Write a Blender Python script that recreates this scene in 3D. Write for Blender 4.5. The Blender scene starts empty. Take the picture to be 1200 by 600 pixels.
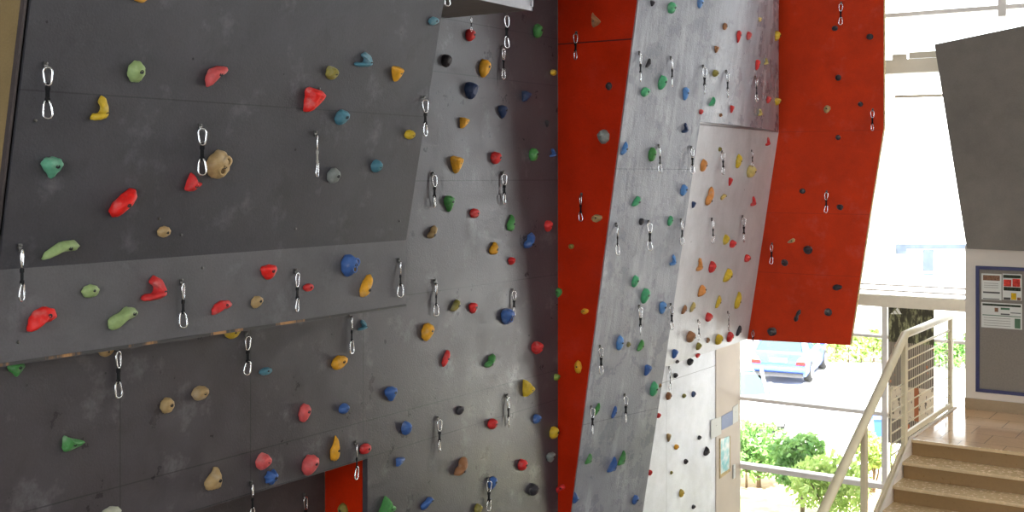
import bpy, bmesh, math, random
from mathutils import Vector, Matrix
random.seed(7)
S, C = 0.5534, 0.8329           # camera yaw, sine and cosine: world X runs along the window wall, Y along the climbing wall
F, CX, HY = 1375.0, 600.0, 205.0
ZC = 6.4                        # eye height above the ground floor
CAM = Vector((0, 0, ZC))
RIGHT, FWD, UP = Vector((C, S, 0)), Vector((-S, C, 0)), Vector((0, 0, 1))
col = bpy.context.scene.collection
BASE = {}

# ------------------------------------------------------------------ helpers
def lin(r, g, b):
    f = lambda v: (v/255/12.92) if v/255 <= .04045 else ((v/255+.055)/1.055)**2.4
    return (f(r), f(g), f(b), 1)

def ray(px, py):
    return RIGHT*((px-CX)/F) + FWD + UP*((HY-py)/F)

def onq(px, py, q):
    d = ray(px, py); return CAM + d*(q/d.y)
def onp(px, py, p):
    d = ray(px, py); return CAM + d*(p/d.x)
def atdepth(px, py, Y):
    return CAM + ray(px, py)*Y

def tag(o, label=None, cat=None, group=None, kind=None):
    if label: o['label'] = label
    if cat: o['category'] = cat
    if group: o['group'] = group
    if kind: o['kind'] = kind
    return o

def link(name, me, parent=None, mw=None):
    o = bpy.data.objects.new(name, me)
    col.objects.link(o)
    if parent is not None:
        o.parent = parent
    if mw is not None: o.matrix_local = mw
    return o

def empty(name, loc, rz=0):
    o = bpy.data.objects.new(name, None); col.objects.link(o)
    o.location = loc; o.rotation_euler = (0, 0, rz); o.empty_display_size = .1
    bpy.context.view_layer.update()
    return o

class MB:
    """collects shapes into one mesh"""
    def __init__(s): s.v = []; s.f = []; s.sm = []
    def add(s, vs, fs, smooth=False):
        b = len(s.v); s.v += [tuple(v) for v in vs]
        for f in fs: s.f.append([i+b for i in f]); s.sm.append(smooth)
        return s
    def box(s, lo, hi):
        x0, y0, z0 = lo; x1, y1, z1 = hi
        return s.add([(x0,y0,z0),(x1,y0,z0),(x1,y1,z0),(x0,y1,z0),(x0,y0,z1),(x1,y0,z1),(x1,y1,z1),(x0,y1,z1)],
                     [(3,2,1,0),(4,5,6,7),(0,1,5,4),(1,2,6,5),(2,3,7,6),(3,0,4,7)])
    def prism(s, poly, d):
        """poly: 3-D points (planar or nearly); d: extrusion vector"""
        n = len(poly); d = Vector(d); P = [Vector(p) for p in poly]
        return s.add(P+[p+d for p in P], [list(range(n)), list(range(2*n-1, n-1, -1))]+[[i, i+n, (i+1)%n+n, (i+1)%n] for i in range(n)])
    def tube(s, pts, r, n=8, closed=False, caps=True):
        pts = [Vector(p) for p in pts]; m = len(pts); vs = []; fs = []
        ref = None
        for i, p in enumerate(pts):
            a = pts[(i-1) % m] if (closed or i > 0) else p
            b = pts[(i+1) % m] if (closed or i < m-1) else p
            t = (b-a).normalized()
            if ref is None: ref = t.orthogonal().normalized()
            u = (ref - t*ref.dot(t)).normalized(); w = t.cross(u); ref = u
            rr = r[i] if isinstance(r, (list, tuple)) else r
            for k in range(n):
                an = 2*math.pi*k/n
                vs.append(p+(u*math.cos(an)+w*math.sin(an))*rr)
        for i in range(m if closed else m-1):
            for k in range(n):
                j = (i+1) % m
                fs.append((i*n+k, i*n+(k+1)%n, j*n+(k+1)%n, j*n+k))
        if caps and not closed:
            fs.append(list(range(n))[::-1]); fs.append([(m-1)*n+k for k in range(n)])
        return s.add(vs, fs, True)
    def bar(s, a, b, w, h, up=(0,0,1)):
        a, b = Vector(a), Vector(b); t = (b-a).normalized(); u = Vector(up); u = (u-t*u.dot(t)).normalized(); r = t.cross(u)
        q = [r*(-w/2)-u*h/2, r*(w/2)-u*h/2, r*(w/2)+u*h/2, r*(-w/2)+u*h/2]
        return s.add([a+x for x in q]+[b+x for x in q], [(3,2,1,0),(4,5,6,7),(0,1,5,4),(1,2,6,5),(2,3,7,6),(3,0,4,7)])
    def build(s, name, m, parent=None, base=None, bevel=0):
        """vertices are world points; base: the thing's origin when it is one mesh"""
        inv = None
        if parent is not None: inv = parent.matrix_world.inverted()
        elif base is not None: inv = Matrix.Translation(-Vector(base))
        me = bpy.data.meshes.new(name)
        me.from_pydata([tuple(inv @ Vector(v)) for v in s.v] if inv else s.v, [], s.f)
        me.polygons.foreach_set('use_smooth', s.sm)
        bm = bmesh.new(); bm.from_mesh(me); bmesh.ops.recalc_face_normals(bm, faces=bm.faces); bm.to_mesh(me); bm.free()
        if m is not None: me.materials.append(m)
        o = link(name, me, parent)
        if base is not None and parent is None: o.location = base
        if bevel:
            b = o.modifiers.new('bevel', 'BEVEL'); b.width = bevel; b.segments = 2; b.limit_method = 'ANGLE'
        return o

# ------------------------------------------------------------------ materials
class NT:
    def __init__(s, name):
        s.m = bpy.data.materials.new(name); s.m.use_nodes = True
        s.t = s.m.node_tree; s.t.nodes.clear()
        s.out = s.t.nodes.new('ShaderNodeOutputMaterial')
    def n(s, typ, **kw):
        nd = s.t.nodes.new(typ)
        for k, v in kw.items(): setattr(nd, k, v)
        return nd
    def l(s, a, b): s.t.links.new(a, b)
    def math(s, op, a, b=None, c=None, clamp=False):
        nd = s.n('ShaderNodeMath', operation=op, use_clamp=clamp)
        for i, v in enumerate((a, b, c)):
            if v is None: continue
            if isinstance(v, (int, float)): nd.inputs[i].default_value = v
            else: s.l(v, nd.inputs[i])
        return nd.outputs[0]
    def mix(s, fac, a, b, mode='MIX'):
        nd = s.n('ShaderNodeMix', data_type='RGBA', blend_type=mode)
        for i, v in ((0, fac), (6, a), (7, b)):
            if isinstance(v, (int, float, tuple)): nd.inputs[i].default_value = v
            else: s.l(v, nd.inputs[i])
        return nd.outputs[2]
    def noise(s, vec, scale, detail=4, rough=.55):
        nd = s.n('ShaderNodeTexNoise'); nd.inputs['Scale'].default_value = scale
        nd.inputs['Detail'].default_value = detail; nd.inputs['Roughness'].default_value = rough
        s.l(vec, nd.inputs['Vector']); return nd.outputs['Fac']
    def ramp(s, x, lo, hi, a=0., b=1.):
        nd = s.n('ShaderNodeMapRange'); nd.inputs['From Min'].default_value = lo; nd.inputs['From Max'].default_value = hi
        nd.inputs['To Min'].default_value = a; nd.inputs['To Max'].default_value = b
        s.l(x, nd.inputs['Value']); return nd.outputs['Result']
    def scale(s, vec, sc, off=(0, 0, 0)):
        nd = s.n('ShaderNodeMapping'); nd.inputs['Scale'].default_value = sc; nd.inputs['Location'].default_value = off
        s.l(vec, nd.inputs['Vector']); return nd.outputs['Vector']
    def bsdf(s, color, rough=.5, spec=.5, metal=0., bump=None, bstr=.1, bdist=.01, emit=None):
        b = s.n('ShaderNodeBsdfPrincipled')
        for k, v in (('Base Color', color), ('Roughness', rough), ('Specular IOR Level', spec), ('Metallic', metal)):
            if isinstance(v, (int, float, tuple)): b.inputs[k].default_value = v
            else: s.l(v, b.inputs[k])
        if bump is not None:
            bn = s.n('ShaderNodeBump'); bn.inputs['Strength'].default_value = bstr; bn.inputs['Distance'].default_value = bdist
            s.l(bump, bn.inputs['Height']); s.l(bn.outputs[0], b.inputs['Normal'])
        s.l(b.outputs[0], s.out.inputs[0]); return s.m

def plain(name, c, rough=.5, spec=.5, metal=0., var=.12, scale=8.):
    t = NT(name); pos = t.n('ShaderNodeNewGeometry').outputs['Position']
    n = t.noise(pos, scale, 3)
    k = t.ramp(n, .3, .7, 1-var, 1+var)
    v = t.mix(1., c, t.comb(k) if False else _grey(t, k), 'MULTIPLY')
    return t.bsdf(v, rough, spec, metal)
def _grey(t, k):
    cb = t.n('ShaderNodeCombineColor')
    for i in range(3): t.l(k, cb.inputs[i])
    return cb.outputs[0]

def panel_mat(name, c, rough=.42, spec=.5, chalk_sheen=.25, grime=.35, hseams=(), vseams=(), dots=True, seam_dark=.35, streak=False, seamw=.005, flat=(0, 1, 1)):
    """painted climbing plywood: blotches, chalk patches and streaks that also paint sheen, dark rub marks, T-nut holes and the joints between the sheets"""
    t = NT(name); g = t.n('ShaderNodeNewGeometry'); pos = g.outputs['Position']
    sx = t.n('ShaderNodeSeparateXYZ'); t.l(pos, sx.inputs[0])
    big = t.noise(pos, .9, 5, .6); med = t.noise(pos, 3.2, 6, .65); fine = t.noise(pos, 60., 2)
    k = t.math('ADD', t.ramp(big, .3, .7, -.16, .16), t.ramp(med, .3, .7, -.1, .1))
    k = t.math('ADD', t.math('ADD', k, t.ramp(fine, .3, .7, -.05, .05)), 1.)
    colr = t.mix(1., c, _grey(t, k), 'MULTIPLY')
    sm = t.scale(pos, (1.6, 1.6, .22) if streak else (1, 1, 1.), (3, 7, 1))
    ch = t.noise(sm, 2.3 if not streak else 3., 7, .7)
    colr = t.mix(t.ramp(ch, .5 if streak else .56, .7 if streak else .78, 0., chalk_sheen), colr, (.62, .62, .66, 1))  # pale chalky scuffs; the streaks also paint highlights into the colour
    gr = t.noise(t.scale(pos, (1, 1, 1), (11, 5, 2)), 3.7, 5, .62)
    colr = t.mix(t.ramp(gr, .57, .76, 0., grime), colr, (c[0]*.45, c[1]*.45, c[2]*.45, 1))
    if dots:
        v = t.n('ShaderNodeTexVoronoi'); v.inputs['Scale'].default_value = 2.1; t.l(t.scale(pos, flat, (.37, .2, .11)), v.inputs['Vector'])
        d = t.math('LESS_THAN', v.outputs['Distance'], .021)
        colr = t.mix(t.math('MULTIPLY', d, .8), colr, (.01, .01, .012, 1))
    for ax, vals in (('Z', hseams), ('Y', vseams)):
        for z in vals:
            hit = t.math('COMPARE', sx.outputs[ax], z, seamw)
            colr = t.mix(t.math('MULTIPLY', hit, 1-seam_dark), colr, (.012, .012, .014, 1))
    rg = t.math('ADD', t.ramp(med, .3, .7, -.1, .1), rough, clamp=True)
    h = t.math('ADD', t.math('MULTIPLY', t.noise(t.scale(pos, (1, 1, .18), (1, 2, 3)), 7., 4) if streak else med, .7), t.math('MULTIPLY', fine, .3))
    return t.bsdf(colr, rg, spec, 0., h, .3 if streak else .2, .03)

GREY = lin(112, 111, 116)
hz = lambda *a: [z+ZC for z in a]
M = {}
M['dark_grey'] = panel_mat('grey overhang paint', lin(68, 67, 72), .5, .25, .12, .4, hz(.53), (), seam_dark=.6)
M['fascia'] = panel_mat('grey fascia paint', lin(94, 92, 95), .5, .25, .12, .3)
M['main_grey'] = panel_mat('grey wall paint', lin(70, 66, 71), .35, .45, .2, .35, hz(-2.68, -2.33, -1.19, -.06, 1.06, 1.62), (5.69, 7.01, 8.45), seam_dark=.4)
M['lean_grey'] = panel_mat('grey leaning wall paint', lin(140, 141, 150), .3, .55, .55, .3, hz(.07, -2.95), (), dots=True, seam_dark=.55, streak=True)
M['bulge_grey'] = panel_mat('grey facet paint', lin(190, 190, 194), .38, .5, .25, .2, hz(.63,), (), streak=True, seam_dark=.4, seamw=.012)
M['white_wall'] = panel_mat('white climbing wall paint', lin(236, 237, 242), .5, .4, .1, .12, hz(-2.9,), (14.9,), seam_dark=.55)
M['orange'] = panel_mat('orange panel paint', lin(184, 38, 0), .45, .2, .02, .12, hz(1.56,), (), dots=False, seam_dark=.2, seamw=.008)
M['orange_fin'] = panel_mat('orange fin paint', lin(192, 50, 6), .5, .2, .06, .25, hz(.62, -.55, -1.42), (), dots=False, seam_dark=.75)
M['recess'] = panel_mat('dark brown recess paint', lin(74, 66, 66), .55, .3, .05, .2)
M['far_grey'] = panel_mat('matt grey panel paint', lin(122, 114, 106), .6, .3, .03, .1, dots=False)
M['tan_ply'] = panel_mat('tan plywood', lin(140, 119, 82), .55, .3, .1, .3)
def chip():
    t = NT('worn painted edge'); pos = t.n('ShaderNodeNewGeometry').outputs['Position']
    return t.bsdf(t.mix(t.ramp(t.noise(t.scale(pos, (1, 1, .2)), 2.4, 5, .7), .52, .6), lin(70, 68, 68), lin(170, 125, 80)), .6, .3)
M['chip'] = chip()
M['ply_edge'] = plain('plywood edge', lin(190, 165, 120), .6, .3, var=.3, scale=25)
M['box_paint'] = plain('dark box paint', lin(98, 92, 92), .5, .4)
M['pale_paint'] = panel_mat('worn and lit pale paint', lin(170, 168, 175), .5, .4, .3, .3, dots=False)
M['steel'] = plain('bright steel', (.82, .82, .84, 1), .22, .5, 1., var=.05)
M['dark_steel'] = plain('dull steel', (.16, .155, .15, 1), .45, .5, 1., var=.1)
M['bolt'] = plain('bolt black steel', (.03, .03, .035, 1), .4, .5, .6)
M['hollow'] = plain('shaded hollow resin', lin(92, 74, 50), .8, .1)
M['black_sling'] = plain('black webbing', (.012, .012, .014, 1), .8, .2, var=.3, scale=90)
M['grey_sling'] = plain('grey webbing', lin(150, 148, 142), .8, .2, var=.2, scale=90)
M['wall_paint'] = plain('warm white wall paint', lin(238, 226, 214), .6, .3, var=.04, scale=2)
M['column'] = plain('beige column paint', lin(205, 190, 175), .6, .3, var=.05, scale=2)
M['concrete'] = plain('concrete', lin(140, 134, 126), .7, .3, var=.15, scale=3)
M['ceiling'] = plain('ceiling paint', lin(200, 198, 195), .8, .2, var=.05)
M['beam'] = plain('grey beige beam paint', lin(205, 196, 180), .5, .4, var=.04)
M['rail'] = plain('cream rail paint', lin(240, 226, 192), .35, .5, var=.05)
M['frame_grey'] = plain('grey window frame', lin(222, 216, 212), .45, .5, var=.05)
M['blue_frame'] = plain('dark blue aluminium frame', lin(42, 42, 92), .4, .5, var=.06)
M['felt'] = plain('grey felt', lin(140, 132, 124), .9, .1, var=.08, scale=60)
M['paper'] = plain('white paper', lin(225, 224, 218), .7, .2, var=.02)
M['blue_paper'] = plain('grey blue paper', lin(150, 160, 190), .7, .2, var=.03)
M['ink'] = plain('grey print', lin(92, 90, 88), .8, .1)
M['green_ink'] = plain('green print', lin(95, 125, 100), .8, .1)
M['red_print'] = plain('red print', lin(205, 70, 60), .8, .1, var=.5, scale=60)
M['yellow_print'] = plain('yellow print', lin(205, 165, 40), .8, .1, var=.3, scale=60)
M['brown_print'] = plain('brown print', lin(140, 105, 85), .8, .1, var=.5, scale=70)
M['dark_print'] = plain('dark green print', lin(60, 66, 52), .8, .1, var=.6, scale=50)
M['car_blue'] = plain('blue car paint', lin(66, 98, 168), .25, .6, var=.02)
M['car_white'] = plain('white car paint', lin(225, 228, 232), .25, .6, var=.02)
M['car_glass'] = plain('car glass', (.03, .06, .06, 1), .08, .7, var=.02)
M['tyre'] = plain('tyre rubber', (.03, .03, .03, 1), .8, .2)
M['alloy'] = plain('wheel alloy', (.6, .6, .62, 1), .3, .5, .8)
M['tail_red'] = plain('red lamp plastic', lin(210, 30, 25), .2, .5)
M['tail_clear'] = plain('pale lamp plastic', lin(240, 200, 170), .2, .5)
M['plate'] = plain('number plate white', lin(235, 235, 230), .4, .4)
M['plastic'] = plain('dark plastic trim', (.05, .05, .055, 1), .5, .4)
M['facade'] = plain('white facade render', lin(235, 233, 228), .8, .2, var=.03, scale=.5)
M['facade_glass'] = plain('facade window glass', lin(66, 74, 84), .6, .1, var=.3, scale=1.2)
M['ledge'] = plain('grey ledge metal', lin(120, 118, 110), .6, .3)
M['bin_blue'] = plain('blue plastic', lin(40, 90, 180), .4, .4)

def stone(name, c, tile=None, rough=.25, spec=.5):
    t = NT(name); pos = t.n('ShaderNodeNewGeometry').outputs['Position']
    a = t.noise(pos, 1.6, 5); b = t.noise(pos, 26., 4)
    k = t.math('ADD', t.ramp(a, .3, .7, -.08, .08), t.math('ADD', t.ramp(b, .3, .7, -.05, .05), 1.))
    cl = t.mix(1., c, _grey(t, k), 'MULTIPLY')
    if tile:
        br = t.n('ShaderNodeTexBrick'); br.offset = .5; br.inputs['Scale'].default_value = 1.
        br.inputs['Brick Width'].default_value = tile; br.inputs['Row Height'].default_value = tile; br.inputs['Mortar Size'].default_value = .006
        t.l(pos, br.inputs['Vector'])
        cl = t.mix(t.math('MULTIPLY', br.outputs['Fac'], .55), cl, (.1, .08, .06, 1))
    return t.bsdf(cl, t.ramp(b, .3, .7, rough-.05, rough+.05), spec)
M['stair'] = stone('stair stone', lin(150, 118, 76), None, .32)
M['landing'] = stone('landing tile', lin(220, 182, 142), .45, .1, .9)
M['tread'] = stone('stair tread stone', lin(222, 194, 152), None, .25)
M['skirting'] = stone('skirting stone', lin(165, 142, 112), None, .35)
M['floor'] = stone('floor tile', lin(130, 120, 110), .6, .4)

def ground_mat(name, c, c2, scale):
    t = NT(name); pos = t.n('ShaderNodeNewGeometry').outputs['Position']
    a = t.ramp(t.noise(pos, scale, 6, .7), .35, .65)
    return t.bsdf(t.mix(a, c, c2), .9, .1, bump=t.noise(pos, 30, 4), bstr=.4, bdist=.03)
M['asphalt'] = ground_mat('pale asphalt', lin(188, 186, 182), lin(200, 198, 195), .6)
M['lawn'] = ground_mat('lawn grass', lin(165, 170, 120), lin(200, 200, 160), 2.5)
M['soil'] = ground_mat('dry soil', lin(160, 135, 105), lin(180, 160, 130), 3)
def leaf_mat(name, c, c2):
    t = NT(name); pos = t.n('ShaderNodeNewGeometry').outputs['Position']
    cl = t.mix(t.ramp(t.noise(pos, 6., 3), .35, .65), c, c2)
    t.bsdf(cl, .5, .3)
    b = [n for n in t.t.nodes if n.type == 'BSDF_PRINCIPLED'][0]
    tr = t.n('ShaderNodeBsdfTranslucent'); t.l(cl, tr.inputs[0])
    mx = t.n('ShaderNodeMixShader'); mx.inputs[0].default_value = .35
    t.l(b.outputs[0], mx.inputs[1]); t.l(tr.outputs[0], mx.inputs[2]); t.l(mx.outputs[0], t.out.inputs[0])
    return t.m
M['leaf'] = leaf_mat('bush leaf', lin(92, 138, 72), lin(140, 175, 100))
M['leaf_pale'] = leaf_mat('pale bush leaf', lin(140, 170, 85), lin(185, 200, 125))
M['bark'] = plain('bark', lin(110, 95, 80), .9, .1, var=.3)

def glass_mat():
    t = NT('window glass')
    tr = t.n('ShaderNodeBsdfTransparent'); tr.inputs[0].default_value = (.96, .97, .97, 1)
    gl = t.n('ShaderNodeBsdfGlossy'); gl.inputs['Roughness'].default_value = .02
    fr = t.n('ShaderNodeFresnel'); fr.inputs[0].default_value = 1.45
    mx = t.n('ShaderNodeMixShader'); t.l(fr.outputs[0], mx.inputs[0]); t.l(tr.outputs[0], mx.inputs[1]); t.l(gl.outputs[0], mx.inputs[2])
    t.l(mx.outputs[0], t.out.inputs[0]); return t.m
M['glass'] = glass_mat()

def poster_mat():
    """printed banner: dark foliage at the top, rows of dark railings with red and orange figures, pale ground"""
    t = NT('banner print'); tc = t.n('ShaderNodeTexCoord').outputs['UV']
    s = t.n('ShaderNodeSeparateXYZ'); t.l(tc, s.inputs[0]); u, v = s.outputs[0], s.outputs[1]
    n1 = t.noise(tc, 9., 5, .7)
    fol = t.mix(t.ramp(n1, .48, .62), lin(62, 58, 42), lin(158, 158, 118))
    bars = t.math('GREATER_THAN', t.math('FRACT', t.math('MULTIPLY', u, 22.)), .45)
    rail = t.mix(bars, lin(92, 80, 68), lin(165, 154, 138))
    n2 = t.noise(t.scale(tc, (3, 7, 1), (4, 2, 0)), 2.2, 2)
    rail = t.mix(t.ramp(n2, .66, .7), rail, lin(205, 125, 80))
    pale = t.mix(t.ramp(t.noise(tc, 14., 3), .58, .64), lin(215, 200, 175), lin(90, 78, 66))
    pale = t.mix(t.math('LESS_THAN', t.math('ABSOLUTE', t.math('SUBTRACT', u, .62)), .05), pale, lin(160, 96, 60))
    low = t.math('LESS_THAN', v, .18)
    c = t.mix(t.math('GREATER_THAN', v, .74), rail, fol)
    c = t.mix(t.math('LESS_THAN', v, .42), c, pale)
    c = t.mix(low, c, rail)
    return t.bsdf(c, .5, .3)
M['banner'] = poster_mat()
def aqua_mat():
    t = NT('aqua poster print'); pos = t.n('ShaderNodeNewGeometry').outputs['Position']
    return t.bsdf(t.mix(t.ramp(t.noise(pos, 7, 4), .4, .62), lin(120, 195, 200), lin(225, 232, 230)), .4, .4)
M['aqua'] = aqua_mat()

HC = {'red': (lin(205, 48, 48), 'red'), 'pink': (lin(208, 88, 88), 'red'), 'brightred': (lin(225, 35, 30), 'red'), 'yellow': (lin(205, 172, 45), 'yellow'),
      'amber': (lin(222, 160, 42), 'amber'), 'green': (lin(72, 138, 72), 'green'), 'pale_green': (lin(150, 172, 115), 'green'), 'mint': (lin(80, 168, 118), 'green'),
      'seagreen': (lin(95, 160, 130), 'green'), 'olive': (lin(140, 130, 62), 'olive'), 'blue': (lin(62, 98, 160), 'blue'), 'navy': (lin(45, 62, 98), 'blue'), 'sky': (lin(90, 140, 200), 'blue'),
      'teal': (lin(75, 125, 142), 'teal'), 'tan': (lin(178, 150, 105), 'tan'), 'brown': (lin(158, 110, 75), 'brown'), 'orange': (lin(212, 138, 70), 'orange'),
      'grey': (lin(130, 135, 132), 'grey'), 'black': (lin(58, 55, 60), 'black'), 'lime': (lin(125, 145, 50), 'green'), 'cream': (lin(205, 180, 110), 'cream'), 'pale': (lin(185, 185, 165), 'pale')}
HM = {}
for k, (c, b) in HC.items():
    t = NT('hold resin '+k); pos = t.n('ShaderNodeNewGeometry').outputs['Position']
    a = t.ramp(t.noise(pos, 22., 4), .3, .7, .85, 1.15)
    ch = t.ramp(t.noise(pos, 9., 3), .55, .75, 0., .28)
    HM[k] = t.bsdf(t.mix(ch, t.mix(1., c, _grey(t, a), 'MULTIPLY'), (.6, .58, .55, 1)), .5, .4, bump=t.noise(pos, 70, 3), bstr=.25, bdist=.006)

# ------------------------------------------------------------------ room shell
def st(name, mb, m, **kw): return tag(mb.build(name, m, **kw), kind='structure')
QG = 17.6
st('floor', MB().box((-9, -7, -.2), (9.2, QG, 0)), M['floor'])
st('ceiling', MB().box((-9, -7, 11.6), (9.2, QG+.3, 11.9)), M['ceiling'])
# tall grey wall: climbing face at X = -7.3, cut away over a low recess
P0 = -7.3
zr = ZC-2.69
wl = MB().prism([(P0, -6.9, zr), (P0, -6.9, ZC-1.3), (P0, 4.42, ZC-1.3), (P0, 4.42, 11.6), (P0, 12.03, 11.6), (P0, 12.03, 0), (P0, 8.51, 0), (P0, 8.51, zr)], (-.06, 0, 0))
st('wall_left', wl, M['main_grey'])
st('wall_recess', MB().box((-7.94, -6.9, 0), (-7.84, 8.5, zr+.02)), M['recess'])
st('wall_recess_end', MB().box((-7.84, 8.51, 0), (-7.365, 8.55, zr)), M['orange'])
st('wall_outer', MB().box((-9, -7, 0), (-8.9, QG, 11.6)), M['concrete'])
# rear and side walls, each with an unseen window added for fill light
RX0, RX1, RZ0, RZ1 = -5.5, 3.5, 3.0, 10.5
sw = MB().box((-9, -7.2, 0), (9.2, -7, RZ0)).box((-9, -7.2, RZ1), (9.2, -7, 11.6)).box((-9, -7.2, RZ0), (RX0, -7, RZ1)).box((RX1, -7.2, RZ0), (9.2, -7, RZ1))
st('wall_rear', sw, M['wall_paint'])
wf = MB()
for k in range(5):
    x = RX0+(RX1-RX0)*k/4; wf.box((x-.05, -7.14, RZ0), (x+.05, -7.02, RZ1))
w2 = st('window_added_rear', wf, M['frame_grey'])
MB().box((RX0, -7.09, RZ0), (RX1, -7.08, RZ1)).build('glass_pane', M['glass'], w2)
SQ0, SQ1, SZ0, SZ1 = 10.5, 16.8, 6.8, 11.0  # unseen window, added to brighten the leaning wall and facet
st('wall_right', MB().box((9, -7, 0), (9.2, QG, SZ0)).box((9, -7, SZ1), (9.2, QG, 11.6)).box((9, -7, SZ0), (9.2, SQ0, SZ1)).box((9, SQ1, SZ0), (9.2, QG, SZ1)), M['wall_paint'])
wf = MB()
for k in range(4):
    y = SQ0+(SQ1-SQ0)*k/3; wf.box((9.02, y-.05, SZ0), (9.14, y+.05, SZ1))
w3 = st('window_added_right', wf, M['frame_grey'])
MB().box((9.08, SQ0, SZ0), (9.09, SQ1, SZ1)).build('glass_pane', M['glass'], w3)
# white climbing wall under the bulge, and the beige pier at its end
st('wall_white', MB().box((P0-.06, 12.03, 0), (P0, 16.58, 6.2)), M['white_wall'])
st('column_beige', MB().box((P0-.4, 16.58, 0), (P0+.012, 17.52, 11.6)), M['column'])

# ------------------------------------------------------------------ climbing volumes
HITS = []        # (zone, triangle)
def zone(name, pts):
    P = [Vector(p) for p in pts]
    for i in range(1, len(P)-1): HITS.append((name, P[0], P[i], P[i+1]))
def zz(p, q, z): return (p, q, z+ZC)

# overhang: leaning main face, upright strip below it, tan cheek
def pl(z): return -6.8+.2*(z+.6)
QA, QB = 4.38, 8.47
ov = empty('overhang_volume', (-6.8, 6.4, ZC-1.19))
tag(ov, 'big dark grey overhang with an upright strip along its foot and a tan plywood cheek', 'climbing wall')
zt = 4.9
face = [zz(pl(-.6), QA, -.6), zz(pl(-.6), QB, -.6), zz(pl(zt), QB, zt), zz(pl(zt), QA, zt)]
MB().prism(face, (-.03, 0, 0)).build('leaning_sheet', M['dark_grey'], ov)
strip = [zz(-6.8, QA, -1.19), zz(-6.8, QB, -1.19), zz(-6.8, QB, -.6), zz(-6.8, QA, -.6)]
MB().prism(strip, (-.03, 0, 0)).build('upright_strip', M['fascia'], ov)
MB().box((-7.299, QA, ZC-1.215), (-6.803, QB, ZC-1.19)).build('underside_sheet', M['fascia'], ov)
MB().box((-6.803, QA, ZC-1.212), (-6.797, QB, ZC-1.192)).build('chipped_edge', M['chip'], ov)['label'] = 'bare wood lower edge'
MB().prism([zz(-6.84, QA-.001, -1.19), zz(-6.84, QA-.001, -.6), zz(pl(zt)-.05, QA-.001, zt), zz(-7.9, QA-.001, zt), zz(-7.9, QA-.001, -1.19)], (0, -.03, 0)).build('side_cheek', M['tan_ply'], ov)['label'] = 'tan plywood cheek'
MB().prism([zz(-6.81, QA-.02, -1.19), zz(-6.81, QA-.02, -.6), zz(pl(zt)-.01, QA-.02, zt), zz(pl(zt)-.05, QA-.02, zt), zz(-6.85, QA-.02, -.6), zz(-6.85, QA-.02, -1.19)], (0, -.02, 0)).build('joint_strip', M['recess'], ov)
MB().prism([zz(-6.83, QB, -1.19), zz(-6.83, QB, -.6), zz(pl(zt)-.03, QB, zt), zz(-7.29, QB, zt), zz(-7.29, QB, -1.19)], (0, -.03, 0)).build('far_cheek', M['fascia'], ov)
zone('over', face); zone('strip', strip)
zone('main', [zz(P0, 3.2, -2.69), zz(P0, 12, -2.69), zz(P0, 12, 5), zz(P0, 3.2, 5)])
zone('main', [zz(P0, 8.51, -6.4), zz(P0, 12, -6.4), zz(P0, 12, -2.69), zz(P0, 8.51, -2.69)])
zone('recess', [zz(-7.84, 3.2, -6.4), zz(-7.84, 8.51, -6.4), zz(-7.84, 8.51, -2.7), zz(-7.84, 3.2, -2.7)])
zone('recessend', [zz(-7.84, 8.51, -6.4), zz(-7.36, 8.51, -6.4), zz(-7.36, 8.51, -2.7), zz(-7.84, 8.51, -2.7)])

# box jutting from the grey wall
bx = empty('box_volume', (-6.8, 9.1, ZC+1.63))
tag(bx, 'dark box jutting out over the grey wall beside the overhang, face painted pale as lit', 'climbing wall')
MB().box((-7.298, QB+.01, ZC+1.63), (-6.29, 9.78, ZC+3.6)).build('box_body', M['box_paint'], bx)
MB().box((-6.288, QB+.01, ZC+1.63), (-6.27, 9.78, ZC+3.6)).build('front_sheet', M['pale_paint'], bx)  # pale colour stands in for light falling on the front
MB().box((-6.272, QB+.01, ZC+1.62), (-6.25, 9.79, ZC+1.665)).box((-6.272, 9.765, ZC+1.62), (-6.25, 9.79, ZC+3.6)).build('edge_trim', M['pale_paint'], bx)
zone('box', [zz(-7.3, QB, 1.628), zz(-6.27, QB, 1.628), zz(-6.27, 9.78, 1.628), zz(-7.3, 9.78, 1.628)])

# leaning grey wall with its bulging facet
def pa(q, z): return -6.527+.148*z+.2*(q-12)
zb = -5.2
A = dict(tl=zz(pa(12, 4.9), 12.0, 4.9), tm=zz(pa(13.46, 4.9), 13.46, 4.9), tr=zz(-6.19, 16.3, 4.9), ml=zz(pa(12, .65), 12.0, .65), mm=zz(-6.13, 13.46, .66), mr=zz(-6.19, 16.3, .62),
         bl=zz(-7.299, 12.0, zb), bm=zz(-6.59, 13.4, -2.42), br=zz(-6.67, 16.3, -2.42), fm=zz(-7.24, 13.39, -6.4), fl=zz(-7.299, 12.0, -6.4))
lw = empty('leaning_wall', (-6.9, 13.4, 0))
tag(lw, 'pale grey leaning climbing wall between the two orange panels, with a bulging facet', 'climbing wall')
def sheet(faces):
    mb = MB()
    for f in faces:
        mb.prism([A[k] for k in f], (-.03, 0, 0))
    return mb
def skin(faces, name, m, par, smooth=False):
    """closed sheet: front faces plus a parallel back"""
    ks = []
    for f in faces:
        for k in f:
            if k not in ks: ks.append(k)
    V = [Vector(A[k]) for k in ks]; n = len(V)
    fs = [[ks.index(k) for k in f] for f in faces]
    edges = {}
    for f in fs:
        for a, b in zip(f, f[1:]+f[:1]): edges[(a, b)] = 1
    sd = [(b, a, a+n, b+n) for (a, b) in edges if (b, a) not in edges]
    mb = MB(); mb.add(V, fs, smooth); mb.add(V+[v+Vector((-.03, .0, 0)) for v in V], [[i+n for i in f[::-1]] for f in fs]+sd)
    return mb.build(name, m, par)
low = [['bl', 'bm', 'mm', 'ml'], ['bl', 'fm', 'bm']]
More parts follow.
